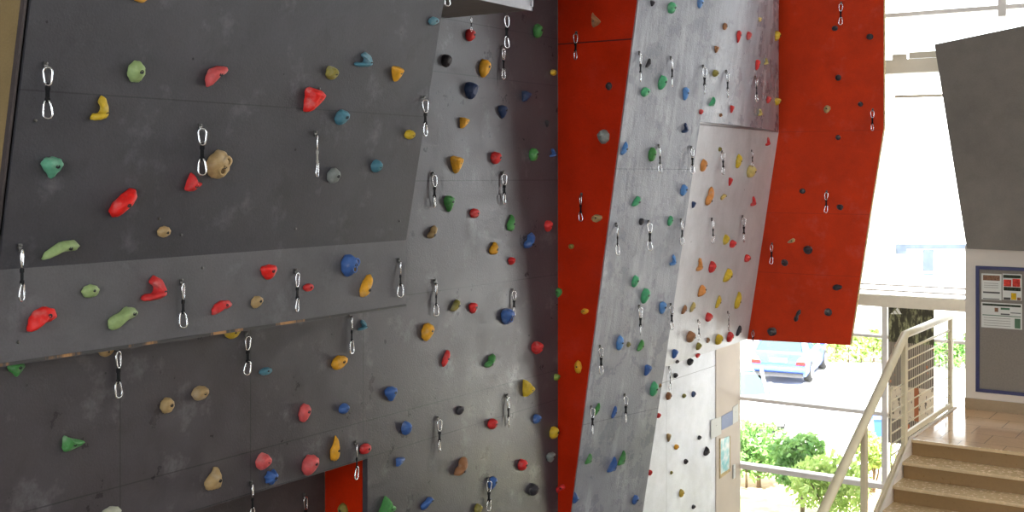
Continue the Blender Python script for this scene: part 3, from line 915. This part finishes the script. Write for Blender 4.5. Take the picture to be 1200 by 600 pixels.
QD = """52,74,138
233,146,204
368,154,206,g
495,113,158
521,-34,6
22,287,351
211,328,383
345,316,364
466,303,347
135,407,465
287,390,438
409,367,413
415,517,560
293,564,608
355,578,622
506,202,242
588,201,238
587,54,92
508,328,369
600,338,369
512,488,528
593,462,499
570,560,597
676,37,69
682,226,258
748,60,95
785,66,101
823,76,109
850,82,113
771,169,201
809,171,202
884,89,118
845,176,203
880,175,194
721,261,297
759,258,292
797,256,286
833,255,284
869,252,282
748,357,391
785,355,385
817,374,397
852,364,386
702,404,437
731,461,493
692,475,507
783,429,456
986,2,28
1023,127,152
969,223,248
905,284,308
883,386,404
593,14,54,b
552,19,36,s"""
QUICK = []
for ln in QD.splitlines():
    a = ln.split(','); x, y0, y1 = map(float, a[:3]); flag = a[3] if len(a) > 3 else ''
    r = find(x, y0+1.5, 'box' if flag in 'bs' and flag else None) if not (flag in 'bs' and flag) else None
    QUICK.append((x, y0, y1, flag))

ZN = {'over': 'the dark overhang', 'strip': 'the strip below the overhang', 'under': 'the shaded wall under the ledge', 'main1': 'the upper grey wall', 'main2': 'the middle of the grey wall', 'main3': 'the foot of the grey wall',
      'return': 'the narrow orange panel', 'top': 'the upper leaning wall', 'low': 'the lower leaning wall', 'bulge': 'the bulging grey facet', 'fin': 'the wide orange panel', 'white': 'the white wall', 'recess': 'the dark recess', 'recessend': 'the orange recess end', 'box': 'the jutting box'}
GRP = {k: v.replace('the ', '', 1) for k, v in ZN.items()}
def zsub(zn, P):
    if zn != 'main': return zn
    if P.y < 8.46: return 'under'
    z = P.z-ZC
    return 'main1' if z > -.06 else 'main2' if z > -2.33 else 'main3'
ORD = ['topmost', 'second', 'third', 'fourth', 'fifth', 'sixth', 'seventh', 'eighth', 'ninth', 'tenth', 'eleventh', 'twelfth', 'thirteenth', 'fourteenth', 'fifteenth', 'sixteenth', 'seventeenth']
for h in HOLDS: h['z'] = zsub(h['zone'], h['Q']); h['base'] = HC[h['colour']][1]
CW = {'red': 'red', 'pink': 'pinkish red', 'brightred': 'bright red', 'pale_green': 'pale green', 'mint': 'mint green', 'seagreen': 'pale green', 'navy': 'dark blue', 'sky': 'light blue', 'lime': 'lime green', 'black': 'blackish'}
groups = {}
for h in HOLDS: groups.setdefault((h['z'], h['base']), []).append(h)
for (z, b), L in groups.items():
    L.sort(key=lambda h: h['py'])
    for i, h in enumerate(L):
        cw = CW.get(h['colour'], h['colour'])
        if len(L) == 1: pos = 'the only %s one there' % b
        else: pos = ('topmost %s one' % b) if i == 0 else ('lowest %s one' % b) if i == len(L)-1 else '%s %s one down' % (ORD[i], b)
        h['label'] = '%s %s hold on %s, %s' % (cw, h['kind'], ZN[z], pos)
bolt_cache = {}
def bolt_mesh(R):
    key = round(R, 3)
    if key not in bolt_cache:
        mb = MB(); vs = []; fs = []
        for z, r in ((-.004, 1.), (.003, 1.), (.003, .55), (.0005, .5)):
            vs += [(R*r*math.cos(k*math.pi/4), R*r*math.sin(k*math.pi/4), z) for k in range(8)]
        for j in range(3): fs += [(j*8+k, j*8+(k+1) % 8, (j+1)*8+(k+1) % 8, (j+1)*8+k) for k in range(8)]
        fs.append([24+k for k in range(8)])
        me = bpy.data.meshes.new('mounting_bolt'); me.from_pydata(vs, [], fs); me.materials.append(M['bolt']); bolt_cache[key] = me
    return bolt_cache[key]
for i, h in enumerate(HOLDS):
    vs, fs, ap = hold_mesh(h['kind'], h['W'], h['H'], h['D'], i+11)
    me = bpy.data.meshes.new('climbing_hold'); me.from_pydata(vs, [], fs)
    me.polygons.foreach_set('use_smooth', [h['kind'] not in ANG]*len(fs)); me.materials.append(HM[h['colour']])
    o = link('climbing_hold', me)
    mw = Matrix((h['r'], h['t'], h['n'])).transposed().to_4x4(); mw.translation = h['Q']
    o.matrix_world = mw
    tag(o, h['label'], 'climbing hold', 'climbing holds on '+ZN[h['z']])
    R = max(.007, min(.015, .12*min(h['W'], h['H'])))
    off = (ap[0]+h['W']*.03, ap[1]-h['H']*.02)
    bo = link('mounting_bolt', bolt_mesh(R), o); bo.location = (off[0], off[1], h['D']*(.985 if h['kind'] not in ANG else .95))
    if h['kind'] == 'pocketed':
        for sx, sy, rs in ((.14, .17, .24), (-.04, -.19, .2)):
            rad = rs*h['W']*.75
            pts = [(sx*h['W']*.9+rad*math.cos(k*math.pi/8), sy*h['H']*.9+rad*math.sin(k*math.pi/8), h['D']*.93) for k in range(16)]
            MBr = MB().tube(pts, rad*.3, 6, closed=True)
            m2 = bpy.data.meshes.new('pocket_rim'); m2.from_pydata(MBr.v, [], MBr.f); m2.polygons.foreach_set('use_smooth', MBr.sm); m2.materials.append(HM[h['colour']])
            pr = link('pocket_rim', m2, o)
            vv = [(sx*h['W']*.9+rad*.85*math.cos(k*math.pi/8), sy*h['H']*.9+rad*.85*math.sin(k*math.pi/8), h['D']*.935) for k in range(16)]
            m3 = bpy.data.meshes.new('pocket_shade'); m3.from_pydata(vv, [], [list(range(16))]); m3.materials.append(M['hollow'])  # flat disc, its brown paints the shade inside the pocket
            link('pocket_shade', m3, pr)

# ------------------------------------------------------------------ quickdraws
def biner(gate_open=False):
    pts = []
    prof = [(0, .052), (.014, .048), (.024, .036), (.0245, .02), (.021, -.02), (.015, -.043), (.003, -.051), (-.010, -.047), (-.0165, -.03), (-.021, 0), (-.0235, .03), (-.014, .047)]
    return [Vector((x, 0, z)) for x, z in prof]
def mk(name, mb, m):
    me = bpy.data.meshes.new(name); me.from_pydata(mb.v, [], mb.f); me.polygons.foreach_set('use_smooth', mb.sm); me.materials.append(m); return me
bm_me = mk('carabiner', MB().tube(biner(), .0062, 6, closed=True), M['steel'])
# open D carabiner: body without its gate side, and the gate swung as a thin bar
hb = MB().prism([(-.012, -.004, .016), (.012, -.004, .016), (.013, -.004, -.006), (.006, -.004, -.026), (-.006, -.004, -.026), (-.013, -.004, -.006)], (0, .008, 0)).tube([(0, -.012, .008), (0, .004, .008)], .009, 8)
hang_me = mk('hanger', hb, M['dark_steel'])
def slings(m): return mk('sling', MB().box((-.0105, -.0035, -.055), (.0105, .0035, .055)).box((-.0135, -.006, .014), (.0135, .006, .036)).box((-.0135, -.006, -.052), (.0135, .006, -.03)), m)
sl_me = {'': slings(M['black_sling']), 'g': slings(M['grey_sling'])}
zcount = {}
Q2 = []
for x, y0, y1, flag in QUICK:
    if flag in ('b', 's'):
        d = ray(x, y0); t = (1.628)/d.z; P = CAM+d*t; n = Vector((.8, -.6, 0)); zn = 'box'
    else:
        r = find(x, y0+1.5)
        if r is None: print('NO HIT quickdraw', x, y0); continue
        t, P, n, zn = r
    nh = Vector((n.x, n.y, 0)).normalized()
    L = (y1-y0)*t/F
    Q2.append(dict(x=x, y=y0, P=P, n=nh, n3=n, s=L/.305, z=zsub(zn, P), zn=zn, flag=flag, yc=(y0+y1)/2))
byz = {}
for q in Q2: byz.setdefault(q['z'], []).append(q)
for z, L in byz.items():
    L.sort(key=lambda q: q['y'])
    for i, q in enumerate(L):
        near = min(HOLDS, key=lambda h: (h['px']-q['x'])**2+(h['py']-q['yc'])**2)
        pos = 'the only one there' if len(L) == 1 else 'topmost' if i == 0 else 'lowest' if i == len(L)-1 else ORD[i]+' down'
        nm = '%s %s hold' % (CW.get(near['colour'], near['colour']), near['kind'])
        sl = {'g': 'grey', 'b': 'black', 's': 'black'}.get(q['flag'], 'black')
        q['label'] = 'quickdraw on %s, %s, near the %s' % (ZN[z], pos, nm)
        if q['flag'] == 'b': q['label'] = 'slim quickdraw hanging from the outer edge of the jutting dark box'
        if q['flag'] == 's': q['label'] = 'short quickdraw under the jutting dark box, just above a red hold'
        if q['flag'] == 'g': q['label'] = 'quickdraw with the only grey sling, on the dark overhang above a grey egg hold'
rq = random.Random(4)
for q in Q2:
    r_ = Vector((0, 0, 1)).cross(q['n'])
    mw = Matrix((r_, -q['n'], Vector((0, 0, 1)))).transposed().to_4x4()
    s = q['s']
    mw = mw @ Matrix.Scale(s, 4); mw.translation = q['P']+q['n3']*(.012*s if q['zn'] != 'box' else 0)+(Vector((0, 0, -.022*s)) if q['zn'] == 'box' else Vector((0, 0, 0)))
    e = empty('quickdraw', q['P']); e.matrix_world = mw
    tag(e, q['label'], 'quickdraw', 'quickdraws on the climbing walls')
    link('hanger', hang_me, e)
    yaw1, yaw2 = rq.uniform(-.9, .9), rq.uniform(-.7, .7)
    tilt = rq.uniform(-.1, .1)
    link('carabiner', bm_me, e, Matrix.Translation((0, -.018, -.066)) @ Matrix.Rotation(yaw1, 4, 'Z') @ Matrix.Rotation(tilt, 4, 'Y'))
    link('sling', sl_me['g' if q['flag'] == 'g' else ''], e, Matrix.Translation((0, -.018, -.158)) @ Matrix.Rotation(yaw1*.6, 4, 'Z'))
    link('carabiner', bm_me, e, Matrix.Translation((0, -.018, -.25)) @ Matrix.Rotation(yaw2, 4, 'Z') @ Matrix.Rotation(math.pi+tilt*2, 4, 'Y'))

# bright bolt heads left in the sheets
par = {'over': ov, 'strip': ov}
for x, y in ((41, 141), (346, 268), (212, 275), (237, 314), (468, 259), (186, 256), (21, 401), (374, 104)):
    r = find(x, y); pr = par.get(r[3])
    if pr is None: continue
    t, P, n, zn = r
    MB().tube([P+n*.001, P+n*.008, P+n*.012], [.011, .011, .006], 8).build('bolt_head', M['dark_steel'], pr)

# ------------------------------------------------------------------ outdoors
tag(MB().box((-60, QG+.35, -.3), (90, 120, -.02)).build('ground_parking', M['asphalt']), kind='structure')
tag(MB().box((-14, QG+.32, -.02), (20, 25.2, .0)).build('ground_lawn', M['lawn']), kind='structure')
tag(MB().box((-14, 22.4, .0), (20, 24.4, .012)).build('ground_soil', M['soil']), kind='structure')

def leaves(rn, n, inside, size):
    vs = []; fs = []
    for _ in range(n):
        p = inside(); a = Vector((rn.gauss(0, 1), rn.gauss(0, 1), rn.gauss(0, .7)+.5)).normalized(); u = a.orthogonal().normalized(); u.rotate(Matrix.Rotation(rn.random()*6.3, 3, a)); w = a.cross(u)
        s = size*rn.uniform(.6, 1.3); b = len(vs)
        vs += [p-u*s, p+w*s*.5+a*s*.1, p+u*s, p-w*s*.5+a*s*.1]; fs.append((b, b+1, b+2, b+3))
    return vs, fs
def bush(px0, px1, ytop, ybot, label, seed, m, n=2200, size=.07):
    rn = random.Random(seed)
    base = None
    t = ZC/((ybot-HY)/F); c = CAM+ray((px0+px1)/2, ybot)*t; c.z = 0
    W = (px1-px0)*t/F; H = (ybot-ytop)*t/F
    e = empty('bush', c); tag(e, label, 'bush', 'bushes outside the window')
    lobes = []
    for _ in range(10):
        r = min(H*rn.uniform(.2, .32), W*.26); m_ = max(0, W/2-1.2*r)
        lobes.append((Vector((-m_ if _ == 0 else m_ if _ == 1 else rn.uniform(-m_, m_), rn.uniform(-.25, .25), H*rn.uniform(.42, .78))), r))
    def inside():
        cc, r = rn.choice(lobes)
        d = Vector((rn.gauss(0, 1), rn.gauss(0, 1), rn.gauss(0, 1))).normalized()
        p = cc+Vector((d.x*1.35, d.y, d.z))*r*rn.uniform(.75, 1.05)
        return c+RIGHT*p.x+FWD*p.y+UP*max(.08, p.z)
    vs, fs = leaves(rn, n, inside, size)
    MB().add(vs, fs).build('foliage', m, e)
    for k in range(4):
        a = c+RIGHT*rn.uniform(-.1, .1)*W+UP*.0; b = c+RIGHT*rn.uniform(-.3, .3)*W+FWD*rn.uniform(-.2, .2)+UP*H*.6
        MB().tube([a, (a+b)/2+RIGHT*.05, b], [.03, .022, .01], 6).build('stem', M['bark'], e)
bush(838, 926, 495, 572, 'broad mid green bush by the beige pier, outside the glass', 3, M['leaf'])
bush(906, 966, 499, 605, 'dark green bush in the middle of the window, behind the sill bar', 5, M['leaf'])
bush(930, 1014, 516, 632, 'pale yellow green bush against the glass beside the stair handrail', 8, M['leaf_pale'], 1700)
bush(1002, 1044, 498, 578, 'thin upright green bush beyond the stair posts', 12, M['leaf_pale'], 900)

def hedge(px0, px1, ytop, ybot, label, seed, m):
    rn = random.Random(seed); t = ZC/((ybot-HY)/F); H = (ybot-ytop)*t/F
    a = CAM+ray(px0, ybot)*t; b = CAM+ray(px1, ybot)*t; a.z = b.z = 0
    e = empty('hedge', (a+b)/2); tag(e, label, 'hedge', 'hedges beyond the parking')
    def inside():
        k = rn.random(); h = rn.random()
        top = H*(.85+.15*math.sin(k*17+seed))
        return a+(b-a)*k+FWD*rn.uniform(-.3, .5)*(1.2-h)+UP*(h**.7*top+.02)
    vs, fs = leaves(rn, int(900*(b-a).length/2.5), inside, .13)
    MB().add(vs, fs).build('foliage', m, e)
    for k in range(5):
        p = a+(b-a)*(k+.5)/5; MB().tube([p, p+UP*H*.7], [.04, .015], 6).build('stem', M['bark'], e)
hedge(972, 1046, 386, 424.5, 'bright green hedge behind the parked blue car', 2, M['leaf_pale'])
hedge(1084, 1140, 392, 430, 'green hedge behind the stair railing, beside the banner', 6, M['leaf'])

def car(c, fwd, paint, name, label, L=4.3, W=1.72):
    f = Vector(fwd).normalized(); r = f.cross(UP)      # r: car's right
    e = empty(name, c); tag(e, label, 'car')
    def P(x, y, z): return c+f*x+r*y+UP*z
    # body below the belt: stations along the length
    stn = [(0, .30, .92, .80), (.06, .24, .98, .86), (.5, .2, .96, .86), (1.0, .2, .93, .86), (2.6, .2, .92, .86), (3.3, .2, .88, .85), (3.9, .24, .78, .80), (4.22, .28, .66, .68), (4.3, .36, .56, .6)]
    vs = []; fs = []
    for x, z0, z1, hw in stn:
        hw = hw*W/1.72
        ring = [(-hw*.92, z0), (-hw, z0+.14), (-hw*1.0, (z0+z1)/2), (-hw*.95, z1-.05), (-hw*.86, z1), (hw*.86, z1), (hw*.95, z1-.05), (hw, (z0+z1)/2), (hw, z0+.14), (hw*.92, z0)]
        vs += [P(x, y, z) for y, z in ring]
    n = 10
    for i in range(len(stn)-1):
        for k in range(n): fs.append((i*n+k, i*n+(k+1) % n, (i+1)*n+(k+1) % n, (i+1)*n+k))
    fs.append(list(range(n))[::-1]); fs.append([(len(stn)-1)*n+k for k in range(n)])
    MB().add(vs, fs, True).build('body', paint, e)
    # greenhouse
    gs = [(.12, .93, .02), (.62, 1.36, .0), (1.2, 1.42, 0), (2.2, 1.40, 0), (2.6, 1.28, 0), (3.25, .9, 0)]
    lo = [(.1, .94), (.62, .94), (1.2, .93), (2.2, .92), (2.6, .92), (3.3, .88)]
    vs = []; fs = []
    for (x, zt2, _), (xl2, zl2) in zip(gs, lo):
        hb2, ht = .74*W/1.72, (.56 if zt2 > 1.1 else .7)*W/1.72
        vs += [P(xl2, -hb2, zl2-.02), P(x, -ht, zt2), P(x, ht, zt2), P(xl2, hb2, zl2-.02)]
    for i in range(5):
        for k in range(4): fs.append((i*4+k, i*4+(k+1) % 4, (i+1)*4+(k+1) % 4, (i+1)*4+k))
    fs += [(3, 2, 1, 0), (20, 21, 22, 23)]
    MB().add(vs, fs).build('windows', M['car_glass'], e)
    MB().add([P(.6, -.57, 1.36), P(1.2, -.57, 1.425), P(2.2, -.57, 1.405), P(2.45, -.56, 1.34), P(2.45, .56, 1.34), P(2.2, .57, 1.405), P(1.2, .57, 1.425), P(.6, .57, 1.36)]+
             [P(.62, -.5, 1.42), P(1.2, -.5, 1.46), P(2.2, -.5, 1.44), P(2.4, -.5, 1.38), P(2.4, .5, 1.38), P(2.2, .5, 1.44), P(1.2, .5, 1.46), P(.62, .5, 1.42)],
             [(0,1,9,8),(1,2,10,9),(2,3,11,10),(3,4,12,11),(4,5,13,12),(5,6,14,13),(6,7,15,14),(7,0,8,15),(8,9,14,15),(9,10,13,14),(10,11,12,13)], True).build('roof', paint, e)
    for s in (-1, 1):
        mb = MB()
        for (xa, za), (xb, zb2) in (((.14, .92), (.62, 1.38)), ((1.55, .9), (1.5, 1.42)), ((2.45, 1.36), (3.25, .88))):
            mb.bar(P(xa, s*.75, za), P(xb, s*.58, zb2), .07, .07)
        mb.build('pillar', paint, e)
        MB().prism([P(-.02, s*.55, .6), P(-.02, s*.8, .6), P(.02, s*.85, .72), P(0, s*.8, .92), P(.02, s*.66, .92), P(-.01, s*.58, .72)], f*.06).build('tail_light', M['tail_clear'], e)
        MB().prism([P(-.035, s*.54, .6), P(-.035, s*.82, .6), P(-.035, s*.83, .7), P(-.035, s*.56, .7)], f*.05).build('brake_light', M['tail_red'], e)
        MB().box((0, 0, 0), (0, 0, 0)) if False else None
        MB().bar(P(2.55, s*.84, .95), P(2.55, s*1.0, .97), .1, .14).build('wing_mirror', paint, e)
        for x in (.85, 3.45):
            w = MB().tube([P(x, s*.66, .31), P(x, s*.88, .31)], .31, 20); w.build('wheel', M['tyre'], e)
            MB().tube([P(x, s*.87, .31), P(x, s*.895, .31)], .2, 16).build('wheel_rim', M['alloy'], e)
    MB().prism([P(-.01, -.27, .66), P(-.01, .27, .66), P(-.01, .27, .78), P(-.01, -.27, .78)], f*.03).build('number_plate', M['plate'], e)
    MB().bar(P(-.05, -.82, .5), P(-.05, .82, .5), .12, .16).build('bumper', paint, e)
    MB().bar(P(-.112, -.8, .5), P(-.112, .8, .5), .012, .03).build('bumper_strip', M['plate'], e)
    MB().bar(P(-.0, -.75, .28), P(-.0, .75, .28), .1, .12).build('lower_valance', M['plastic'], e)
cy = 36.
cc = CAM+ray(912, 449)*cy; cc.z = 0
hd = math.radians(24-33.6)
car(cc, RIGHT*math.sin(math.radians(24))+FWD*math.cos(math.radians(24)), M['car_blue'], 'parked_car', 'blue parked car seen from behind below the wide orange panel')
f2 = RIGHT*.16-FWD*.987; c2 = CAM+ray(889, 514)*28.5; c2.z = 0; c2 = c2-f2*4.2
car(c2, f2, M['car_white'], 'parked_car', 'white parked car nose on to the window, beyond the bush by the beige pier')

# building across the car park
fb = empty('far_building', atdepth(1080, 300, 75)-UP*(atdepth(1080, 300, 75).z)); tag(fb, 'white building across the car park with a band of windows', 'building')
def fbx(x0, x1, z0, z1, y, m, nm, th=.4):
    a = CAM+RIGHT*x0+FWD*y; b = CAM+RIGHT*x1+FWD*y
    MB().prism([Vector((a.x, a.y, z0)), Vector((b.x, b.y, z0)), Vector((b.x, b.y, z1)), Vector((a.x, a.y, z1))], FWD*th).build(nm, m, fb)
k = 75/F
X = lambda px: (px-CX)*k
Z = lambda py: ZC+(HY-py)*k
fbx(X(960), X(1300), 0, 13, 75.2, M['facade'], 'facade', 8)
fbx(X(1051), X(1140), Z(292), Z(286), 75.1, M['facade_glass'], 'window', .09); fbx(X(1051), X(1063), Z(298), Z(292), 75.1, M['facade_glass'], 'window', .09)
fbx(X(1083), X(1095), Z(318), Z(293), 75.1, M['facade_glass'], 'window', .09); fbx(X(1083), X(1095), Z(334), Z(321), 75.1, M['facade_glass'], 'window', .09)
fbx(X(1028), X(1140), Z(263.6), Z(262.6), 75., M['ledge'], 'ledge', .19); fbx(X(1035), X(1140), Z(276), Z(275.3), 75., M['ledge'], 'ledge', .19)
for px, w in ((1030, 4), (1055, 4), (1098, 9)): fbx(X(px), X(px+w), Z(231), Z(226), 75.1, M['ledge'], 'vent', .09)
# blue bin in the car park
bt = ZC/((513-HY)/F); bc = CAM+ray(1031, 513)*bt; bc.z = 0
bi = empty('wheeled_bin', bc); tag(bi, 'blue wheeled bin outside, seen between the stair posts', 'bin')
MB().add([bc+RIGHT*x*.8+FWD*y*.8+UP*z for x, y, z in ((-.2,-.2,.06),(.2,-.2,.06),(.2,.2,.06),(-.2,.2,.06),(-.27,-.27,.5),(.27,-.27,.5),(.27,.27,.5),(-.27,.27,.5))], [(3,2,1,0),(4,5,6,7),(0,1,5,4),(1,2,6,5),(2,3,7,6),(3,0,4,7)]).build('bin_body', M['bin_blue'], bi)
MB().add([bc+RIGHT*x*.8+FWD*y*.8+UP*z for x, y, z in ((-.3,-.32,.5),(.3,-.32,.5),(.3,.3,.5),(-.3,.3,.5),(-.26,-.26,.56),(.26,-.26,.56),(.26,.26,.6),(-.26,.26,.6))], [(3,2,1,0),(4,5,6,7),(0,1,5,4),(1,2,6,5),(2,3,7,6),(3,0,4,7)]).build('lid', M['bin_blue'], bi)
for s in (-1, 1): MB().tube([bc+RIGHT*s*.14+FWD*.2+UP*.06, bc+RIGHT*s*.2+FWD*.2+UP*.06], .06, 12).build('wheel', M['tyre'], bi)

# ------------------------------------------------------------------ light
sc = bpy.context.scene
w = bpy.data.worlds.new('sky'); sc.world = w; w.use_nodes = True
nt = w.node_tree; nt.nodes.clear()
out = nt.nodes.new('ShaderNodeOutputWorld'); bg = nt.nodes.new('ShaderNodeBackground')
bg.inputs[0].default_value = (.93, .97, 1., 1); bg.inputs[1].default_value = SKY = 9.0
nt.links.new(bg.outputs[0], out.inputs[0])
def portal(loc, rot, sx, sy):
    L = bpy.data.lights.new('window_daylight', 'AREA'); L.shape = 'RECTANGLE'; L.size = sx; L.size_y = sy
    L.cycles.is_portal = True
    o = bpy.data.objects.new('window_daylight', L); col.objects.link(o); o.location = loc; o.rotation_euler = rot
portal((.75, QG+.25, 5.8), (math.radians(-90), 0, 0), 16.5, 11.6)
portal(((RX0+RX1)/2, -7.25, (RZ0+RZ1)/2), (math.radians(90), 0, 0), RX1-RX0, RZ1-RZ0)  # portal of the added rear window
portal((9.25, (SQ0+SQ1)/2, (SZ0+SZ1)/2), (math.radians(90), 0, math.radians(90)), SQ1-SQ0, SZ1-SZ0)  # portal of the added right-hand window
sun = bpy.data.lights.new('sun', 'SUN'); sun.energy = 60; sun.angle = math.radians(1.5); sun.color = (1, .98, .95)
so = bpy.data.objects.new('sun', sun); col.objects.link(so)
so.rotation_euler = Vector((-.45, .3, -.84)).to_track_quat('-Z', 'Y').to_euler()

cam = bpy.data.cameras.new('camera'); co = bpy.data.objects.new('camera', cam); col.objects.link(co)
co.location = CAM; co.rotation_euler = (math.radians(90), 0, math.atan2(S, C))
cam.sensor_width = 36; cam.lens = 36*F/1200; cam.shift_y = -(300-HY)/1200; cam.clip_end = 500
sc.camera = co
sc.view_settings.view_transform = 'Standard'; sc.view_settings.look = 'None'; sc.view_settings.gamma = 1; sc.view_settings.use_curve_mapping = False
sc.view_settings.exposure = -0.5
sc.cycles.use_denoising = True
sc.cycles.max_bounces = 8; sc.cycles.transparent_max_bounces = 12
sc.cycles.sample_clamp_indirect = 6
